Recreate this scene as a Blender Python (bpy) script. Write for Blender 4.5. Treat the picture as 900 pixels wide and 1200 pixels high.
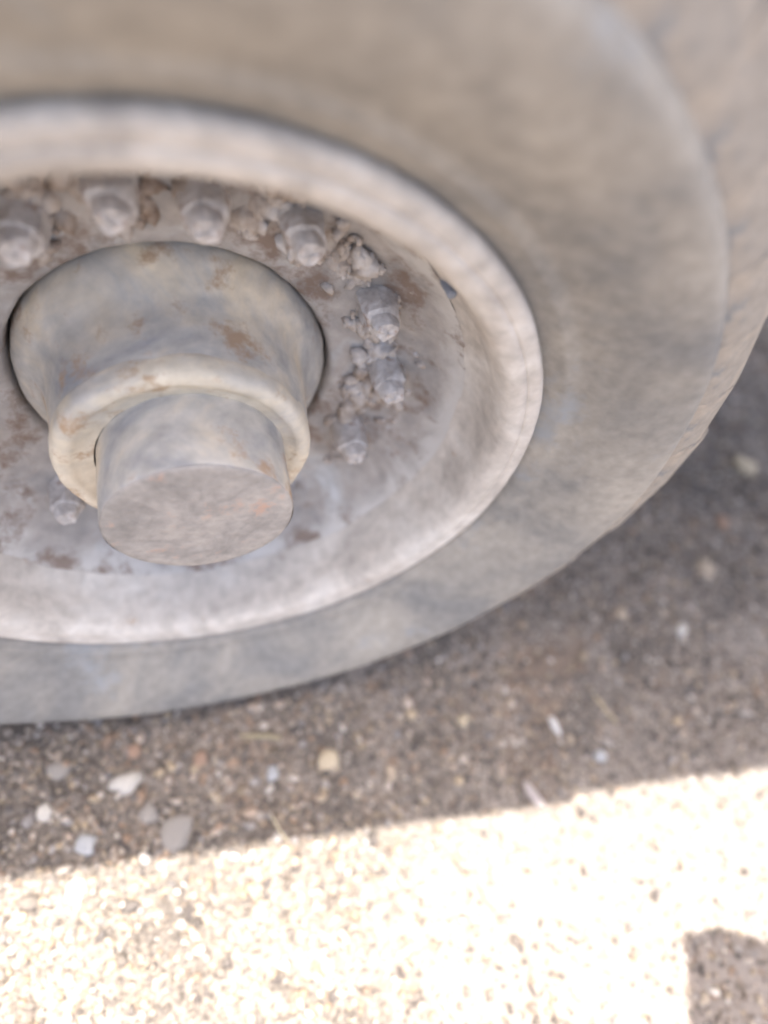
import bpy, math, random
import numpy as np
from mathutils import Vector, Matrix, noise

S = bpy.context.scene
for o in list(bpy.data.objects):
    bpy.data.objects.remove(o)
COL = S.collection
rnd = random.Random(7)
H = 0.460                                   # height of the wheel's centre above the ground

# ------------------------------------------------------------------ camera
cam = bpy.data.cameras.new('camera')
co = bpy.data.objects.new('camera', cam)
COL.objects.link(co)
S.camera = co
R = ((0.9521282650, -0.2372733061, 0.1927515118),
     (-0.0994479980, -0.8366408883, -0.5386484188),
     (0.2890706870, 0.4936936319, -0.8201857934))
m = Matrix(((R[0][0], -R[1][0], -R[2][0]), (R[0][1], -R[1][1], -R[2][1]), (R[0][2], -R[1][2], -R[2][2])))
co.matrix_world = Matrix.Translation((0, -0.29454, 0.43317 + H)) @ m.to_4x4()
cam.sensor_fit = 'HORIZONTAL'
cam.sensor_width = 36
cam.lens = 732.34 / 900 * 36
cam.clip_start = 0.01
cam.clip_end = 2000
cam.dof.use_dof = True
cam.dof.focus_distance = 0.51
cam.dof.aperture_fstop = 1.8
S.render.resolution_x = 768
S.render.resolution_y = 1024

# ------------------------------------------------------------------ world, sun, exposure
SUN_EL = math.radians(84)
w = bpy.data.worlds.new('World')
S.world = w
w.use_nodes = True
nt = w.node_tree
nt.nodes.clear()
sky = nt.nodes.new('ShaderNodeTexSky')
sky.sky_type = 'NISHITA'
sky.sun_disc = False
sky.sun_elevation = SUN_EL
sky.sun_rotation = 0.0
sky.air_density = 1.0
sky.dust_density = 7.5
bg = nt.nodes.new('ShaderNodeBackground')
bg.inputs['Strength'].default_value = 0.15
wo = nt.nodes.new('ShaderNodeOutputWorld')
nt.links.new(sky.outputs[0], bg.inputs[0])
nt.links.new(bg.outputs[0], wo.inputs[0])
sl = bpy.data.lights.new('sun', 'SUN')
sl.energy = 5.0
sl.angle = math.radians(0.5)
sl.color = (1.0, 0.95, 0.87)
so = bpy.data.objects.new('sun', sl)
COL.objects.link(so)
so.rotation_euler = Vector((0, -math.cos(SUN_EL), -math.sin(SUN_EL))).to_track_quat('-Z', 'Y').to_euler()
S.view_settings.view_transform = 'Standard'
S.cycles.filter_width = 2.2
S.view_settings.look = 'None'
S.view_settings.gamma = 1
S.view_settings.exposure = 2.05

# ------------------------------------------------------------------ helpers
def nn(t, kind, **kw):
    n = t.nodes.new(kind)
    for k, v in kw.items():
        setattr(n, k, v)
    return n

def material(name, cols, scale=6.0, rough=0.9, bump=0.15, fine=120.0, accent=None, accent_amt=0.3,
             accent_scale=12.0, island=0.0, bump_scale=None, stretch=(1, 1, 1), spec=0.3, dust=None, grain=(0.86, 1.12), pale=False):
    """mottled dusty surface: two noise scales blend the colours, an accent (rust, mud) comes through in patches"""
    mt = bpy.data.materials.new(name)
    mt.use_nodes = True
    t = mt.node_tree
    L = t.links.new
    b = t.nodes['Principled BSDF']
    b.inputs['Roughness'].default_value = rough
    b.inputs['Specular IOR Level'].default_value = spec
    tc = nn(t, 'ShaderNodeTexCoord')
    mp = nn(t, 'ShaderNodeMapping')
    mp.inputs['Scale'].default_value = stretch
    L(tc.outputs['Object'], mp.inputs[0])
    n1 = nn(t, 'ShaderNodeTexNoise')
    n1.inputs['Scale'].default_value = scale
    n1.inputs['Detail'].default_value = 6
    n1.inputs['Roughness'].default_value = 0.62
    n1.inputs['Distortion'].default_value = 0.6
    L(mp.outputs[0], n1.inputs['Vector'])
    cr = nn(t, 'ShaderNodeValToRGB')
    e = cr.color_ramp.elements
    k = len(cols)
    while len(e) < k:
        e.new(0.5)
    for i, c in enumerate(cols):
        e[i].position = 0.32 + 0.36 * i / max(1, k - 1)
        e[i].color = (*c, 1)
    L(n1.outputs['Fac'], cr.inputs[0])
    last = cr.outputs[0]
    n2 = nn(t, 'ShaderNodeTexNoise')
    n2.inputs['Scale'].default_value = fine
    n2.inputs['Detail'].default_value = 5
    L(mp.outputs[0], n2.inputs['Vector'])
    mr = nn(t, 'ShaderNodeMapRange')
    mr.inputs[1].default_value = 0.3
    mr.inputs[2].default_value = 0.7
    mr.inputs[3].default_value = grain[0]
    mr.inputs[4].default_value = grain[1]
    L(n2.outputs['Fac'], mr.inputs[0])
    mx = nn(t, 'ShaderNodeMix', data_type='RGBA', blend_type='MULTIPLY')
    mx.inputs[0].default_value = 1
    L(last, mx.inputs[6])
    L(mr.outputs[0], mx.inputs[7])
    last = mx.outputs[2]
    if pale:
        # sunlight boosted in the colour: ground painted paler on the sunlit right
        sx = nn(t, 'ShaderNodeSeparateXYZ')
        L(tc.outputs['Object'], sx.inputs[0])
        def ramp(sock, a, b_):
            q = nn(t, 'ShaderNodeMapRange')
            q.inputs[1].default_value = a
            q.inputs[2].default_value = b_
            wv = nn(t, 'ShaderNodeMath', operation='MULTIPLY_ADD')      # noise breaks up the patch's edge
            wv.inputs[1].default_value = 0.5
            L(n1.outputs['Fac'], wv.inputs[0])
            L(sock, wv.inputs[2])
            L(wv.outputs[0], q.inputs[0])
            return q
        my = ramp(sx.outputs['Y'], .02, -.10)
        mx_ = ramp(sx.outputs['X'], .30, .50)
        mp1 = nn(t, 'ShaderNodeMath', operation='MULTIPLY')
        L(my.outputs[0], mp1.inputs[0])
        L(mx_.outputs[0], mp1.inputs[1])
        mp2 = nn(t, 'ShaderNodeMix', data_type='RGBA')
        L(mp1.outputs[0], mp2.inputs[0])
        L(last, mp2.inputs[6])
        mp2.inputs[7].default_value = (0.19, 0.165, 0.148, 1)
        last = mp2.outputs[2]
    if dust:
        # paler towards the disc's outer edge, broken up by noise
        r0, r1, dc = dust
        vm = nn(t, 'ShaderNodeVectorMath', operation='MULTIPLY')
        vm.inputs[1].default_value = (1, 0, 1)
        L(tc.outputs['Object'], vm.inputs[0])
        vl = nn(t, 'ShaderNodeVectorMath', operation='LENGTH')
        L(vm.outputs[0], vl.inputs[0])
        ad = nn(t, 'ShaderNodeMath', operation='MULTIPLY_ADD')
        ad.inputs[1].default_value = 0.05
        L(n1.outputs['Fac'], ad.inputs[0])
        L(vl.outputs['Value'], ad.inputs[2])
        md = nn(t, 'ShaderNodeMapRange')
        md.interpolation_type = 'SMOOTHSTEP'
        md.inputs[1].default_value = r0 + .025
        md.inputs[2].default_value = r1 + .025
        L(ad.outputs[0], md.inputs[0])
        mxd = nn(t, 'ShaderNodeMix', data_type='RGBA')
        L(md.outputs[0], mxd.inputs[0])
        L(last, mxd.inputs[6])
        mxd.inputs[7].default_value = (*dc, 1)
        last = mxd.outputs[2]
    if accent:
        n3 = nn(t, 'ShaderNodeTexNoise')
        n3.inputs['Scale'].default_value = accent_scale
        n3.inputs['Detail'].default_value = 7
        n3.inputs['Roughness'].default_value = 0.7
        L(tc.outputs['Object'], n3.inputs['Vector'])
        m3 = nn(t, 'ShaderNodeMapRange')
        m3.inputs[1].default_value = 0.70 - accent_amt * 0.4
        m3.inputs[2].default_value = 0.80 - accent_amt * 0.4
        L(n3.outputs['Fac'], m3.inputs[0])
        m4 = nn(t, 'ShaderNodeMath', operation='MULTIPLY')
        m4.inputs[1].default_value = 0.8
        L(m3.outputs[0], m4.inputs[0])
        mx3 = nn(t, 'ShaderNodeMix', data_type='RGBA')
        L(m4.outputs[0], mx3.inputs[0])
        L(last, mx3.inputs[6])
        mx3.inputs[7].default_value = (*accent, 1)
        last = mx3.outputs[2]
    if island:
        g = nn(t, 'ShaderNodeNewGeometry')
        r2 = nn(t, 'ShaderNodeValToRGB')
        r2.color_ramp.interpolation = 'LINEAR'
        ee = r2.color_ramp.elements
        pal = [(0.055, 0.048, 0.044), (0.13, 0.11, 0.095), (0.26, 0.215, 0.175), (0.09, 0.08, 0.074), (0.06, 0.053, 0.05),
               (0.36, 0.285, 0.195), (0.28, 0.26, 0.25), (0.06, 0.055, 0.055), (0.27, 0.18, 0.12), (0.52, 0.49, 0.45)]
        while len(ee) < len(pal):
            ee.new(0.5)
        for i, c in enumerate(pal):
            ee[i].position = i / (len(pal) - 1)
            ee[i].color = (*c, 1)
        L(g.outputs['Random Per Island'], r2.inputs[0])
        mi = nn(t, 'ShaderNodeMix', data_type='RGBA')
        mi.inputs[0].default_value = island
        L(last, mi.inputs[6])
        L(r2.outputs[0], mi.inputs[7])
        last = mi.outputs[2]
    L(last, b.inputs['Base Color'])
    bp = nn(t, 'ShaderNodeBump')
    bp.inputs['Strength'].default_value = bump
    bp.inputs['Distance'].default_value = 0.004
    n5 = nn(t, 'ShaderNodeTexNoise')
    n5.inputs['Scale'].default_value = bump_scale or fine
    n5.inputs['Detail'].default_value = 6
    L(tc.outputs['Object'], n5.inputs['Vector'])
    L(n5.outputs['Fac'], bp.inputs['Height'])
    L(bp.outputs[0], b.inputs['Normal'])
    return mt

M = {}
M['rubber'] = material('dusty_rubber', [(0.185, 0.18, 0.172), (0.262, 0.243, 0.216), (0.345, 0.315, 0.272)], 7, 0.95, 0.12, 90,
                       accent=(0.25, 0.265, 0.28), accent_amt=0.36, accent_scale=6)
M['lug'] = material('dusty_tread', [(0.17, 0.16, 0.15), (0.27, 0.24, 0.205), (0.36, 0.305, 0.245)], 14, 0.95, 0.25, 110,
                    accent=(0.12, 0.14, 0.16), accent_amt=0.28, accent_scale=16)
M['rim'] = material('dusty_rim_paint', [(0.34, 0.31, 0.28), (0.475, 0.435, 0.39), (0.56, 0.53, 0.49)], 15, 0.75, 0.25, 80,
                    accent=(0.33, 0.20, 0.11), accent_amt=0.16, accent_scale=22)
M['disc'] = material('dusty_disc_paint', [(0.26, 0.245, 0.235), (0.36, 0.33, 0.305), (0.46, 0.465, 0.47)], 13, 0.85, 0.3, 70,
                     accent=(0.17, 0.115, 0.085), accent_amt=0.46, accent_scale=19, dust=(.226, .250, (.50, .48, .455)))
M['collar'] = material('cream_collar_iron', [(0.42, 0.40, 0.37), (0.58, 0.51, 0.40), (0.66, 0.60, 0.50)], 12, 0.8, 0.22, 70,
                       accent=(0.36, 0.23, 0.13), accent_amt=0.40, accent_scale=24)
M['hub'] = material('dusty_hub_iron', [(0.27, 0.275, 0.285), (0.46, 0.43, 0.385), (0.64, 0.54, 0.40)], 11, 0.8, 0.22, 70,
                    accent=(0.34, 0.22, 0.13), accent_amt=0.42, accent_scale=17)
M['cap'] = material('rusty_cap_face', [(0.22, 0.205, 0.19), (0.31, 0.285, 0.262), (0.38, 0.345, 0.31)], 22, 0.8, 0.25, 120,
                    accent=(0.42, 0.27, 0.20), accent_amt=0.34, accent_scale=30)
M['nut'] = material('dusty_nut', [(0.30, 0.27, 0.25), (0.46, 0.43, 0.41), (0.58, 0.56, 0.55)], 40, 0.8, 0.3, 200,
                    accent=(0.28, 0.17, 0.11), accent_amt=0.30, accent_scale=40)
M['mud'] = material('dried_mud', [(0.20, 0.145, 0.11), (0.40, 0.35, 0.31), (0.54, 0.52, 0.51)], 22, 0.95, 0.4, 150)
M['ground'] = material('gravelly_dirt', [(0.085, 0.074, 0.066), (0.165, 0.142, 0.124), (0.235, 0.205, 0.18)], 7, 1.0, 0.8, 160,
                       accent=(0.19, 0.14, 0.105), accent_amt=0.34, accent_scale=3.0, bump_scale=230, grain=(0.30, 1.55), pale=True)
M['gravel'] = material('gravel_grains', [(0.15, 0.13, 0.12), (0.24, 0.20, 0.175), (0.33, 0.29, 0.25)], 9, 1.0, 0.3, 200, island=0.9)
M['teal'] = material('teal_truck_paint', [(0.03, 0.10, 0.10), (0.05, 0.14, 0.13), (0.10, 0.15, 0.14)], 6, 0.7, 0.1, 60,
                     accent=(0.22, 0.20, 0.17), accent_amt=0.3)
M['dark'] = material('greasy_dark_steel', [(0.05, 0.05, 0.05), (0.09, 0.085, 0.08), (0.16, 0.145, 0.13)], 9, 0.7, 0.2, 80)
M['valve'] = material('valve_metal', [(0.16, 0.18, 0.22), (0.24, 0.26, 0.30)], 40, 0.6, 0.1, 90)
M['wood'] = material('weathered_bed_board', [(0.16, 0.13, 0.10), (0.24, 0.20, 0.16), (0.30, 0.26, 0.21)], 5, 0.9, 0.2, 60, stretch=(0.2, 1, 6))
M['glass'] = material('dusty_mirror_glass', [(0.5, 0.5, 0.5), (0.6, 0.6, 0.6)], 5, 0.15, 0.0, 60)

def mesh_obj(name, verts, faces, mat, parent=None, smooth=True, sharp=None):
    me = bpy.data.meshes.new(name)
    me.from_pydata([tuple(v) for v in verts], [], faces)
    me.update()
    if smooth:
        me.polygons.foreach_set('use_smooth', [True] * len(me.polygons))
        if sharp:
            me.set_sharp_from_angle(angle=math.radians(sharp))
    me.materials.append(mat)
    o = bpy.data.objects.new(name, me)
    COL.objects.link(o)
    if parent:
        o.parent = parent
    return o

def link_copy(src, name=None):
    o = src.copy()
    COL.objects.link(o)
    return o

def tag(o, label=None, cat=None, group=None, kind=None):
    if label: o['label'] = label
    if cat: o['category'] = cat
    if group: o['group'] = group
    if kind: o['kind'] = kind
    return o

def smooth_profile(p, n=3):
    """Chaikin corner cutting of a profile"""
    for _ in range(n):
        q = [p[0]]
        for a, b in zip(p, p[1:]):
            q.append((a[0] * .75 + b[0] * .25, a[1] * .75 + b[1] * .25))
            q.append((a[0] * .25 + b[0] * .75, a[1] * .25 + b[1] * .75))
        q.append(p[-1])
        p = q
    return p

def lathe(name, prof, mat, parent, seg=192, amp=0.0, fr=20.0, closed_end=False, sharp=None, amp2=0.0, fr2=90.0):
    """profile of (radius, y) turned round the wheel's axis (Y); a little real unevenness of dents and caked dust"""
    V, F = [], []
    n = len(prof)
    for i in range(seg):
        a = 2 * math.pi * i / seg
        for (r, y) in prof:
            V.append(Vector((r * math.sin(a), y, r * math.cos(a))))
    for i in range(seg):
        j = (i + 1) % seg
        for k in range(n - 1):
            F.append((i * n + k, j * n + k, j * n + k + 1, i * n + k + 1))
    if closed_end:
        r, y = prof[-1]
        c = len(V)
        V.append(Vector((0, y, 0)))
        for i in range(seg):
            F.append((i * n + n - 1, ((i + 1) % seg) * n + n - 1, c))
    if amp or amp2:
        out = []
        for v in V:
            d = Vector((v.x, 0, v.z))
            if d.length > 1e-6: d.normalize()
            k = amp * noise.noise(v * fr) + amp2 * noise.noise(v * fr2)
            k2 = amp * noise.noise(v * fr + Vector((9, 3, 5))) + amp2 * noise.noise(v * fr2 + Vector((2, 8, 5)))
            out.append(v + d * k + Vector((0, k2, 0)))
        V = out
    return mesh_obj(name, V, F, mat, parent, True, sharp)

def bevel_box(name, size, mat, parent=None, bev=0.01, loc=(0, 0, 0), rot=None, seg=2, cuts=None, rough=0.0):
    import bmesh
    bm = bmesh.new()
    bmesh.ops.create_cube(bm, size=1)
    for v in bm.verts:
        v.co = Vector((v.co.x * size[0], v.co.y * size[1], v.co.z * size[2]))
    if bev:
        bmesh.ops.bevel(bm, geom=bm.edges[:], offset=bev, segments=seg, profile=0.6, affect='EDGES')
    if cuts:
        bmesh.ops.subdivide_edges(bm, edges=bm.edges[:], cuts=cuts, use_grid_fill=True)
    if rough:
        for v in bm.verts:
            v.co += v.normal * rough * noise.noise(v.co * 30)
    me = bpy.data.meshes.new(name)
    bm.to_mesh(me)
    bm.free()
    me.polygons.foreach_set('use_smooth', [True] * len(me.polygons))
    me.set_sharp_from_angle(angle=math.radians(40))
    me.materials.append(mat)
    o = bpy.data.objects.new(name, me)
    COL.objects.link(o)
    o.location = loc
    if rot: o.rotation_euler = rot
    if parent: o.parent = parent
    return o

def axis_coords(lo, hi, step, far, n):
    a = np.arange(lo, hi + step / 2, step)
    g = np.geomspace(0.05, far, n)
    return np.concatenate([(lo - g)[::-1], a, hi + g])

# ------------------------------------------------------------------ the ground
def ground_z(x, y):
    v = Vector((x, y, 0))
    return 0.006 * noise.noise(v * 4.0) + 0.004 * noise.noise(v * 13.0 + Vector((4, 1, 0))) + 0.0022 * noise.noise(v * 45)

xs = axis_coords(-0.6, 1.8, 0.011, 400, 24)
ys = axis_coords(-0.75, 1.1, 0.011, 400, 24)
V = []
for y in ys:
    for x in xs:
        V.append((x, y, ground_z(x, y) if abs(x) < 3 and abs(y) < 3 else 0.0))
nx = len(xs)
F = [(j * nx + i, j * nx + i + 1, (j + 1) * nx + i + 1, (j + 1) * nx + i) for j in range(len(ys) - 1) for i in range(nx - 1)]
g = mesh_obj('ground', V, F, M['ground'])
tag(g, 'brown gravelly dirt ground in shade round the tyre and bright in the sun in front', kind='structure')

# ------------------------------------------------------------------ gravel: uncountable small grains, one object
def icosphere():
    p = (1 + 5 ** .5) / 2
    v = np.array([(-1, p, 0), (1, p, 0), (-1, -p, 0), (1, -p, 0), (0, -1, p), (0, 1, p), (0, -1, -p), (0, 1, -p),
                  (p, 0, -1), (p, 0, 1), (-p, 0, -1), (-p, 0, 1)], float)
    v /= np.linalg.norm(v[0])
    f = np.array([(0, 11, 5), (0, 5, 1), (0, 1, 7), (0, 7, 10), (0, 10, 11), (1, 5, 9), (5, 11, 4), (11, 10, 2), (10, 7, 6), (7, 1, 8),
                  (3, 9, 4), (3, 4, 2), (3, 2, 6), (3, 6, 8), (3, 8, 9), (4, 9, 5), (2, 4, 11), (6, 2, 10), (8, 6, 7), (9, 8, 1)])
    return v, f
IV, IF = icosphere()

def grains(name, pts, radii, mat, seed, flat=0.6, parent=None, jit=0.28):
    rg = np.random.default_rng(seed)
    n = len(pts)
    v = np.repeat(IV[None], n, 0) * (1 + jit * rg.uniform(-1, 1, (n, 12, 1)))
    v *= np.stack([rg.uniform(.75, 1.35, n), rg.uniform(.6, 1.0, n), rg.uniform(flat - .15, flat + .2, n)], 1)[:, None, :]
    tilt = rg.normal(0, .35, (n, 2))
    a = rg.uniform(0, 2 * np.pi, n)
    ca, sa = np.cos(a)[:, None], np.sin(a)[:, None]
    v[..., 2] += v[..., 0] * tilt[:, :1] + v[..., 1] * tilt[:, 1:]
    x = v[..., 0] * ca - v[..., 1] * sa
    y = v[..., 0] * sa + v[..., 1] * ca
    v = np.stack([x, y, v[..., 2]], 2) * radii[:, None, None] + pts[:, None, :]
    f = (IF[None] + 12 * np.arange(n)[:, None, None]).reshape(-1)
    me = bpy.data.meshes.new(name)
    me.vertices.add(12 * n)
    me.vertices.foreach_set('co', v.reshape(-1))
    me.loops.add(len(f))
    me.loops.foreach_set('vertex_index', f.astype(np.int32))
    me.polygons.add(20 * n)
    me.polygons.foreach_set('loop_start', np.arange(0, len(f), 3, dtype=np.int32))
    me.polygons.foreach_set('loop_total', np.full(20 * n, 3, dtype=np.int32))
    me.polygons.foreach_set('use_smooth', np.ones(20 * n, dtype=bool))
    me.update(calc_edges=True)
    me.materials.append(mat)
    o = bpy.data.objects.new(name, me)
    COL.objects.link(o)
    if parent: o.parent = parent
    return o

rg = np.random.default_rng(3)
N = 200000
# denser near the camera's side, thinner away from it; runs on past the frame on every side
gx = rg.uniform(-0.55, 1.9, N)
gy = rg.uniform(-0.72, 1.0, N)
bare = np.clip((gx - .12) / .15, 0, 1) * np.clip((-.20 - gy) / .05, 0, 1)      # stones thinned at right to make the sunlit ground read brighter
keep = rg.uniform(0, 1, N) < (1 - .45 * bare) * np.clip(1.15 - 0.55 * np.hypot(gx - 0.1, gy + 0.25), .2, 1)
gx, gy = gx[keep], gy[keep]
# clusters: leave barer patches
cl = np.array([noise.noise(Vector((x * 5, y * 5, 3.3))) for x, y in zip(gx, gy)])
keep = rg.uniform(-0.55, 0.45, len(gx)) < cl + 0.25
gx, gy = gx[keep], gy[keep]
gr = np.clip(rg.lognormal(math.log(0.0023), 0.45, len(gx)), .0011, .0085)
gz = np.array([ground_z(x, y) for x, y in zip(gx, gy)]) + gr * rg.uniform(-.15, .5, len(gx))
tag(grains('gravel', np.stack([gx, gy, gz], 1), gr, M['gravel'], 11),
    'loose brown and grey gravel grains scattered over the dirt', kind='stuff')

N = 14000
gx = rg.uniform(-0.5, 1.9, N)
gy = rg.uniform(-0.7, 1.0, N)
cl = np.array([noise.noise(Vector((x * 3.5, y * 3.5, 8.3))) for x, y in zip(gx, gy)]) + np.clip(.25 - gx, -.15, .3)
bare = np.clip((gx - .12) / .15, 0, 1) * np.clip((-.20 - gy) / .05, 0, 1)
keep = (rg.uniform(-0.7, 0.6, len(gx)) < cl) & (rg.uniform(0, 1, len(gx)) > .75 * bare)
gx, gy = gx[keep], gy[keep]
gr = np.clip(rg.lognormal(math.log(0.0043), 0.38, len(gx)), .003, .011)
gz = np.array([ground_z(x, y) for x, y in zip(gx, gy)]) + gr * rg.uniform(-.1, .35, len(gx))
tag(grains('small_stones', np.stack([gx, gy, gz], 1), gr, M['gravel'], 12, flat=.6, jit=.22),
    'small mixed brown, tan and grey stones strewn among the gravel', kind='stuff')

# ------------------------------------------------------------------ pebbles that can be told apart
def stone_mesh(seed, subdiv=2):
    import bmesh
    bm = bmesh.new()
    bmesh.ops.create_icosphere(bm, subdivisions=subdiv, radius=1)
    o = Vector((seed * 3.7, seed * 1.3, seed * .7))
    for v in bm.verts:
        d = v.co.copy()
        k = 1 + .6 * noise.noise(d * 1.2 + o) + .2 * noise.noise(d * 2.8 + o)
        v.co = d * k
    for v in bm.verts:
        v.co.z = max(-.6, min(.7, v.co.z))
    me = bpy.data.meshes.new('pebble')
    bm.to_mesh(me)
    bm.free()
    me.polygons.foreach_set('use_smooth', [True] * len(me.polygons))
    return me

def stone(x, y, rx, ry, rz, ang, col, label, name='pebble', cat='stone'):
    x, y = x * .968, -.2945 + (y + .2945) * .968
    lum = sum(col) / 3
    c = tuple(lum * .35 + v * .65 for v in col)
    mt = material('stone_colour', [tuple(v * .78 for v in c), c, tuple(min(.8, v * 1.18) for v in c)], 60, 0.95, 0.3, 260)
    me = stone_mesh(len(bpy.data.meshes))
    me.materials.append(mt)
    o = bpy.data.objects.new(name, me)
    COL.objects.link(o)
    o.location = (x, y, ground_z(x, y) + rz * .22)
    o.scale = (rx, ry, rz)
    o.rotation_euler = (0, 0, math.radians(ang))
    tag(o, label, cat)
    return o

CREAM, TAN, YEL = (0.44, 0.40, 0.35), (0.38, 0.28, 0.18), (0.44, 0.34, 0.20)
BLU, GRY, BRN, DRK, WHT, PNK = (0.31, 0.315, 0.33), (0.24, 0.21, 0.185), (0.30, 0.17, 0.10), (0.07, 0.055, 0.05), (0.52, 0.50, 0.48), (0.36, 0.30, 0.28)
PEB = [
    (-.120, -.109, .019, .013, .010, 20, CREAM, 'large cream white pebble in the shade below the left part of the tyre'),
    (.145, -.136, .015, .013, .010, 70, YEL, 'large yellowish tan pebble in the shade near the middle, right of the bluish chip'),
    (.229, -.168, .007, .012, .006, 10, TAN, 'small upright tan pebble a little right of the large yellowish pebble'),
    (.067, -.136, .007, .011, .006, -15, BLU, 'small pale bluish chip of stone left of the large yellowish pebble'),
    (-.061, -.180, .020, .018, .009, 30, GRY, 'broad rounded dull grey stone just above the shadow edge at left'),
    (-.094, -.152, .011, .013, .007, 50, GRY, 'small dull grey stone just left of the broad grey stone'),
    (.359, -.121, .010, .009, .006, 30, YEL, 'small yellow pebble in the shade near the tyre, lower middle right'),
    (1.158, .279, .021, .028, .016, 20, YEL, 'yellowish pebble at the far right under the edge of the tread'),
    (.918, .058, .019, .019, .011, 60, TAN, 'light tan pebble at the right below the tread shoulder'),
    (.500, -.156, .005, .013, .005, 10, WHT, 'narrow white chip standing out on the shaded gravel at lower right'),
    (.553, -.214, .010, .009, .006, 10, BLU, 'pale bluish pebble near the shadow edge at lower right'),
    (.427, -.242, .008, .024, .007, 18, PNK, 'long pinkish white sliver of stone lying across to the shadow edge'),
    (-.109, -.070, .008, .010, .006, 0, BRN, 'orange brown pebble close under the tyre above the large cream pebble'),
    (-.025, -.098, .009, .010, .006, 0, BRN, 'orange brown pebble between the large cream pebble and the pale dry stick'),
    (-.215, -.123, .009, .011, .006, 0, CREAM, 'small pale pebble at the left border of the shaded ground'),
    (-.169, -.170, .012, .011, .007, 0, BLU, 'small bluish white pebble at the shadow edge on the left'),
    (-.200, -.075, .014, .012, .007, 0, GRY, 'dull grey pebble at far left close under the tyre'),
    (.060, -.215, .006, .005, .004, 0, CREAM, 'tiny cream chip at the shadow edge near the upright straw'),
    (.800, -.050, .013, .010, .007, 40, CREAM, 'cream pebble on the shaded ground at the right border'),
    (.700, .000, .012, .012, .008, 20, TAN, 'tan pebble on shaded ground below the right side of the tyre'),
    (1.020, .150, .014, .018, .010, 0, BRN, 'rusty brown pebble on the brownish ground at the far right'),
    (-.178, -.219, .010, .012, .006, 10, CREAM, 'cream pebble in the sun just past the shadow edge at left'),
    (.039, -.360, 0.0077, 0.0056, 0.0049, 30, DRK, 'dark brown pebble in the sun, rightmost of the dark pebbles at lower left'),
    (-.015, -.333, 0.0056, 0.0063, 0.0042, 70, DRK, 'small dark round pebble in the sun at lower left between two other dark ones'),
    (-.054, -.271, 0.0035, 0.0084, 0.0035, -10, DRK, 'narrow dark chip in the sun at lower left, nearest the shadow edge'),
    (-.053, -.356, 0.0042, 0.0077, 0.0042, 10, DRK, 'dark chip in the sun at the very bottom left of centre'),
    (.005, -.313, .009, .008, .005, 0, (.20, .15, .12), 'dull brown flat pebble in the sun above the dark brown pebble'),
    (.184, -.393, 0.0035, 0.0070, 0.0035, 20, DRK, 'lone dark chip on the bright sunlit ground at bottom centre'),
    (.340, -.452, 0.0028, 0.0098, 0.0028, 25, DRK, 'thin dark chip on the bright sunlit ground at bottom right of centre'),
]
for p in PEB:
    stone(*p)

def twig(x, y, ang, ln, r, col, label, name='straw', cat='straw', bend=.12):
    x, y = x * .968, -.2945 + (y + .2945) * .968
    mt = material('straw_colour', [tuple(v * .8 for v in col), col], 90, 0.9, 0.2, 300)
    n, k = 10, 6
    V, F = [], []
    for i in range(n):
        t = i / (n - 1) - .5
        cx, cy, cz = t * ln, bend * ln * (0.25 - t * t), r * 1.1 + .0015 * math.sin(i * 1.3)
        rr = r * (1 - .45 * abs(t) * 2)
        for j in range(k):
            a = 2 * math.pi * j / k
            V.append((cx, cy + rr * math.cos(a), cz + rr * math.sin(a)))
    for i in range(n - 1):
        for j in range(k):
            F.append((i * k + j, i * k + (j + 1) % k, (i + 1) * k + (j + 1) % k, (i + 1) * k + j))
    F.append(tuple(range(k))[::-1])
    F.append(tuple(range((n - 1) * k, n * k)))
    o = mesh_obj(name, V, F, mt)
    o.location = (x, y, ground_z(x, y) + .002)
    o.rotation_euler = (0, 0, math.radians(ang))
    return tag(o, label, cat)
twig(.057, -.086, -14, .055, .0030, (.36, .31, .20), 'pale flat dry stick lying crosswise just below the tyre', 'dry_stick', 'stick')
twig(.065, -.204, 115, .040, .0014, (.62, .54, .38), 'thin cream straw standing out in the shade just above the shadow edge')
twig(.593, -.147, 110, .055, .0016, (.55, .45, .28), 'thin yellow straw on the shaded gravel at lower right')
twig(.290, -.302, 120, .030, .0012, (.09, .07, .05), 'short dark twig on the bright sunlit ground nearest the shadow edge', 'twig', 'twig')
twig(.313, -.343, 108, .042, .0010, (.09, .07, .05), 'thin long dark twig on the bright sunlit ground, middle of three', 'twig', 'twig')
twig(.228, -.441, 118, .032, .0012, (.09, .07, .05), 'short dark twig on the bright sunlit ground at the bottom border', 'twig', 'twig')

# ------------------------------------------------------------------ the truck
def empty(name, loc, parent=None, rot=None):
    o = bpy.data.objects.new(name, None)
    COL.objects.link(o)
    o.empty_display_size = .2
    o.location = loc
    if rot: o.rotation_euler = rot
    if parent: o.parent = parent
    return o

truck = empty('truck', (0, 0, 0))
tag(truck, 'parked truck with dusty wheel, protruding hub and teal frame, standing on gravel', 'truck')
wheel = empty('wheel', (0, 0, H), truck)

# tyre casing
tp = [(.268, .030), (.276, .014), (.289, .007), (.2935, .004), (.297, .0005), (.3015, -.004), (.306, -.0085), (.310, -.0100), (.316, -.0125), (.322, -.0185), (.336, -.031), (.352, -.0425),
      (.368, -.0505), (.380, -.0548), (.387, -.0558), (.3915, -.0545), (.3940, -.0515), (.3960, -.0475), (.404, -.0430), (.418, -.034), (.428, -.026), (.434, -.010),
      (.437, .012), (.437, .04), (.434, .09), (.430, .14), (.427, .18), (.423, .20), (.41, .23), (.39, .245), (.35, .245), (.30, .225), (.27, .20), (.268, .18)]
tyre = lathe('tyre', smooth_profile(tp, 2), M['rubber'], wheel, 256, amp=.0014, fr=9, amp2=.0003, fr2=50)
tyre['label'] = 'thick worn tyre caked with grey beige dust'

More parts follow.
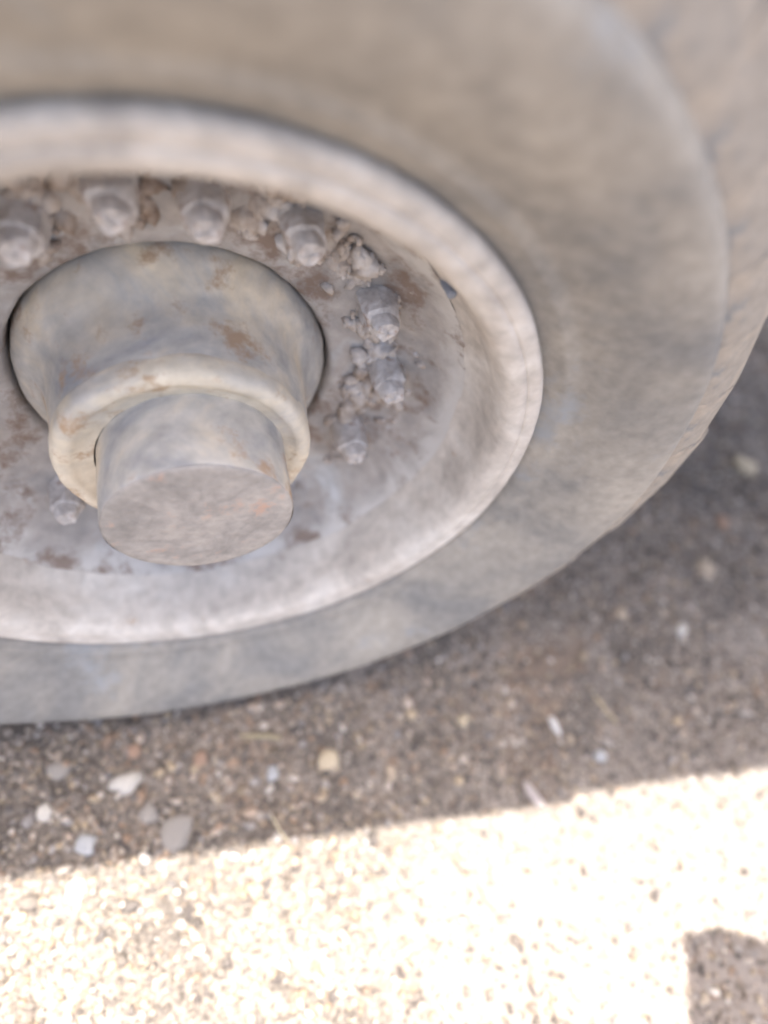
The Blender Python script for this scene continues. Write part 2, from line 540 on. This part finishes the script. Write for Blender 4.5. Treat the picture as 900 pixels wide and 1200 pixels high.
# tread lugs: shoulder lug wraps round from the sidewall to the tread
def lug_mesh(name, sec, half_w, mat, taper=.955, seed=0):
    """sec: outer line of (r, y) points; base line sunk 14 mm below it"""
    V, F = [], []
    n = len(sec)
    for i, (r, y) in enumerate(sec):
        a = sec[max(0, i - 1)]
        b = sec[min(n - 1, i + 1)]
        t = Vector((b[0] - a[0], b[1] - a[1])).normalized()
        nr = Vector((t.y, -t.x))          # towards outside
        wob = 1 + .10 * noise.noise(Vector((i * .9, seed * 3.1, .5)))
        for (dep, wd) in ((-.020, 1.0), (-.004, .95), (0, taper)):
            for s in (-1, 1):
                rr, yy = r + nr.x * dep, y + nr.y * dep
                V.append((s * half_w * wd * wob, yy, rr))
    for i in range(n - 1):
        o, q = i * 6, (i + 1) * 6
        for (a, b) in ((0, 2), (2, 4), (4, 5), (5, 3), (3, 1)):
            F.append((o + a, o + b, q + b, q + a))
    F.append((0, 1, 3, 5, 4, 2))
    e = (n - 1) * 6
    F.append((e + 2, e + 4, e + 5, e + 3, e + 1, e))
    me = bpy.data.meshes.new(name)
    me.from_pydata(V, [], F)
    me.update()
    me.polygons.foreach_set('use_smooth', [True] * len(me.polygons))
    me.set_sharp_from_angle(angle=math.radians(50))
    me.materials.append(mat)
    return me

NL = 38
sh = [[(.397, -.0470), (.406, -.0475), (.420, -.0435), (.434, -.0375), (.4440, -.0300), (.4515, -.018), (.4555, -.004), (.4570, .012), (.4540, .045)],
      [(.398, -.0465), (.409, -.0470), (.422, -.0425), (.436, -.0360), (.4455, -.0285), (.4525, -.016), (.4565, .000), (.4575, .014), (.4540, .045)]]
lm = [lug_mesh('shoulder_lug', q, .0362, M['lug'], seed=i) for i, q in enumerate(sh)]
ih = [(.4455, .130), (.445, .16), (.443, .185), (.436, .206), (.420, .222)]
mid = [(.4535, .048), (.451, .07), (.448, .10), (.446, .124)]
im = lug_mesh('inner_lug', ih, .0358, M['lug'])
cm = lug_mesh('centre_lug', mid, .036, M['lug'])
for k in range(NL):
    for (nm, me, off) in (('shoulder_lug', lm[k % 2], 0), ('centre_lug', cm, 0), ('inner_lug', im, 0)):
        o = bpy.data.objects.new(nm, me)
        COL.objects.link(o)
        o.parent = wheel
        o.rotation_euler = (0, 2 * math.pi * (k + off) / NL, 0)
        q = rnd.uniform(.990, 1.006)
        o.scale = (1, 1, q)                # each lug worn a little differently

# rim: dished steel rim with a separate lock ring round its edge
lathe('lock_ring', smooth_profile([(.2740, .010), (.2755, -.0015), (.2776, -.0037), (.280, -.0043), (.2845, -.0050), (.289, -.004), (.2915, .001), (.2905, .008), (.285, .014)], 2),
      M['rim'], wheel, 224, amp=.0007, fr=16, amp2=.0003, fr2=70)
rim = lathe('rim', smooth_profile([(.2790, .012), (.2785, -.0010), (.2760, -.0036), (.272, -.0040), (.2665, -.0022), (.2615, .0015), (.2584, .0080),
                                   (.2565, .018), (.2555, .032), (.2515, .048), (.245, .062)], 2),
            M['rim'], wheel, 224, amp=.0010, fr=14, amp2=.0004, fr2=60)
lathe('disc', smooth_profile([(.246, .060), (.2440, .064), (.238, .074), (.228, .088), (.215, .101), (.203, .1105), (.192, .1150), (.176, .1185),
                              (.158, .1215), (.150, .1240), (.1435, .1255), (.1385, .128), (.1360, .134), (.1355, .150), (.1355, .185)], 2),
      M['disc'], wheel, 224, amp=.0022, fr=18, amp2=.0010, fr2=60)

# hub: shouldered drum, collar ring, round cap
lathe('hub', smooth_profile([(.1338, .200), (.1338, .150), (.1332, .137), (.1295, .128), (.124, .120), (.116, .112), (.1100, .103), (.1065, .090), (.1045, .075), (.1032, .060), (.1022, .048)], 2),
      M['hub'], wheel, 160, amp=.0012, fr=20, amp2=.0006, fr2=70)
lathe('hub_collar', smooth_profile([(.1010, .055), (.1024, .0525), (.1030, .0500), (.1028, .0440), (.1020, .0390), (.0995, .0350), (.0960, .0335), (.0900, .0335), (.0850, .0370), (.0780, .0390), (.0720, .040)], 2),
      M['collar'], wheel, 160, amp=.0010, fr=26, amp2=.0006, fr2=90)
cp = smooth_profile([(.0745, .044), (.0740, .020), (.0735, -.008), (.0733, -.019), (.0732, -.0224), (.0731, -.0232), (.0728, -.0240)], 2)
hc = lathe('hub_cap', cp, M['hub'], wheel, 128, amp=.0007, fr=30, amp2=.0004, fr2=100)
hc.location.x = .004
# cap face with its own rusty surface
fp = [(.0727, -.0238), (.0722, -.0247), (.0712, -.0252)] + [(.068 - .068 * i / 12, -.0255) for i in range(12)]
ff = lathe('cap_face', fp, M['cap'], wheel, 96, amp=.0003, fr=30, amp2=.0005, fr2=60, closed_end=True)
ff.location.x = .004
ff['label'] = 'flat pinkish rusty end face of the hub cap'

# wheel nuts with stud ends
def nut_mesh(seed):
    V, F = [], []
    prof = [(.0185, .034), (.0180, .022), (.0170, .006), (.0145, .0005), (.0115, -.001), (.0108, -.009), (.0085, -.0130), (.0, -.0140)]
    ns = 24
    for i in range(ns):
        a = 2 * math.pi * i / ns
        hexr = math.cos(math.pi / 6) / math.cos((a % (math.pi / 3)) - math.pi / 6)
        for k, (r, y) in enumerate(prof):
            q = r * (hexr if 0 < k < 3 else 1)
            q *= 1 + .22 * noise.noise(Vector((math.cos(a) * 1.6, math.sin(a) * 1.6, seed + k * .35)))
            y += .003 * noise.noise(Vector((math.cos(a) * 1.2, math.sin(a) * 1.2, seed + k))) * (k > 1)
            V.append((q * math.sin(a), y, q * math.cos(a)))
    n = len(prof)
    for i in range(ns):
        j = (i + 1) % ns
        for k in range(n - 1):
            F.append((i * n + k, j * n + k, j * n + k + 1, i * n + k + 1))
    me = bpy.data.meshes.new('wheel_nut')
    me.from_pydata(V, [], F)
    me.update()
    me.polygons.foreach_set('use_smooth', [True] * len(me.polygons))
    me.set_sharp_from_angle(angle=math.radians(35))
    me.materials.append(M['nut'])
    return me
nm = [nut_mesh(s) for s in (1, 5, 9)]
for k, (a, r) in enumerate([(-64, .186), (-28, .186), (-9, .190), (8, .184), (29, .192), (59, .190), (84, .187), (113, .178), (150, .186), (187, .186), (222, .178), (258, .186)]):
    o = bpy.data.objects.new('wheel_nut', nm[k % 3])
    COL.objects.link(o)
    o.parent = wheel
    o.location = (r * math.sin(math.radians(a)), .088, r * math.cos(math.radians(a)))
    o.rotation_euler = (0, rnd.uniform(0, 1), 0)
# clods of dried mud caked between the nuts
mp_, mr_ = [], []
for k in range(1500):
    a = rnd.gauss(64, 30) if rnd.random() < .6 else rnd.uniform(-75, 40)
    r = rnd.gauss(.184, .016)
    if not .156 < r < .222: continue
    q = Vector((r * math.sin(math.radians(a)), 0, r * math.cos(math.radians(a))))
    if noise.noise(q * 32) < -.05: continue
    rad = min(.012, rnd.lognormvariate(math.log(.0042), .6))
    y = .1200 - max(0, r - .185) * .60 + rad * .15 - max(0, noise.noise(q * 32)) * .012
    mp_.append((q.x, y, q.z))
    mr_.append(rad)
tag(grains('dried_mud', np.array(mp_), np.array(mr_), M['mud'], 5, flat=.9, jit=.42, parent=wheel), kind='stuff')
# valve stem in the rim
vs = lathe('valve_stem', [(.0045, .016), (.0045, .004), (.0038, .002), (.0038, -.006), (.003, -.007)], M['valve'], wheel, 16, closed_end=True)
vs.location = (.249 * math.sin(math.radians(50)), .050, .249 * math.cos(math.radians(50)))

# brake drum and axle behind the disc
lathe('brake_drum', smooth_profile([(.02, .150), (.12, .165), (.205, .170), (.215, .18), (.215, .30), (.205, .31), (.05, .31)], 1), M['dark'], wheel, 64)
ax = lathe('axle', [(.001, .30), (.06, .30), (.06, 1.7), (.001, 1.7)], M['dark'], truck, 32)
ax.location = (0, 0, H)

# chassis and bed, yawed against the wheel, which is turned slightly
YAW = math.radians(-5.9)
def bl(x, off, z):
    """point at distance x along the body's side and off inboard of it"""
    x0, y0 = 0.0, -0.052
    return (x0 + x * math.cos(YAW) - off * math.sin(YAW), y0 + x * math.sin(YAW) + off * math.cos(YAW), z)
RZ = (0, 0, YAW)
bevel_box('frame_rail', (4.0, .07, .20), M['teal'], truck, .006, bl(-.4, .62, .72), RZ)
bevel_box('frame_rail', (4.0, .07, .20), M['teal'], truck, .006, bl(-.4, 1.24, .72), RZ)
for k in range(5):
    bevel_box('leaf_spring', (1.1 - .18 * k, .07, .011), M['dark'], truck, .002, bl(0, .52, .575 - .0135 * k), RZ)
for k in range(4):
    bevel_box('cross_member', (.10, .54, .14), M['teal'], truck, .006, bl(-1.4 + 1.1 * k, .93, .72), RZ)
# bed floor planks run along the truck
for k in range(8):
    bevel_box('floor_board', (3.60, .197, .035), M['wood'], truck, .004, bl(-.05, .1 + .2 * k, 1.135 + rnd.uniform(-.001, .001)), RZ)
for k in range(3):
    z = 1.222 + .138 * k
    bevel_box('side_board', (2.32, .03, .135), M['teal'], truck, .005, bl(-.685, .015 + rnd.uniform(-.002, .002), z), RZ)
    bevel_box('side_board', (1.375, .03, .135), M['teal'], truck, .005, bl(1.163, .025 + rnd.uniform(-.002, .002), z), RZ)
for x in (-1.8, -1.1, -.3, .44, .52, 1.2, 1.8):
    bevel_box('side_post', (.05, .03, .46), M['dark'], truck, .004, bl(x, .056, 1.37), RZ)
# cab beyond the left border of the picture
bevel_box('cab', (1.9, 1.64, 1.30), M['teal'], truck, .05, bl(-2.82, .84, 1.23), RZ, seg=4)
bevel_box('cab_roof', (1.3, 1.50, .56), M['teal'], truck, .10, bl(-2.6, .84, 2.10), RZ, seg=4)
dr = bevel_box('door', (.90, .03, 1.05), M['teal'], truck, .012, bl(-2.6, -.010, 1.28), RZ)
bevel_box('door_handle', (.14, .03, .03), M['dark'], dr, .008, (.3, -.028, .2))
bevel_box('window', (.80, .02, .34), M['glass'], truck, .006, bl(-2.6, .080, 2.10), RZ)
# made-up block, bar and strap, out of view, added for the bottom-right shadow
mi = empty('shadow_caster', (.552, -.298, 1.50), truck)
pl = [(0, 0), (.055, -.006), (.115, -.032), (.165, -.085), (.20, -.17), (.17, -.27), (.05, -.30), (-.05, -.26), (-.052, -.17), (-.062, -.135), (-.050, -.10), (-.020, -.055)]
pl = smooth_profile(pl + pl[:1], 1)[:-1]
n = len(pl)
V = [(x, y, z) for z in (-.09, .09) for (x, y) in pl]
F = [tuple(range(n))[::-1], tuple(range(n, 2 * n))] + [(i, (i + 1) % n, n + (i + 1) % n, n + i) for i in range(n)]
mesh_obj('caster_block', V, F, M['dark'], mi, True, 40)
bevel_box('caster_bar', (.36, .025, .025), M['dark'], mi, .006, (.845 - .552, -.23 + .298, 0), (0, 0, math.radians(51)))
bevel_box('caster_strap', (.03, .30, .012), M['dark'], mi, .003, (.175, -.12, .096), (0, 0, math.radians(80)))
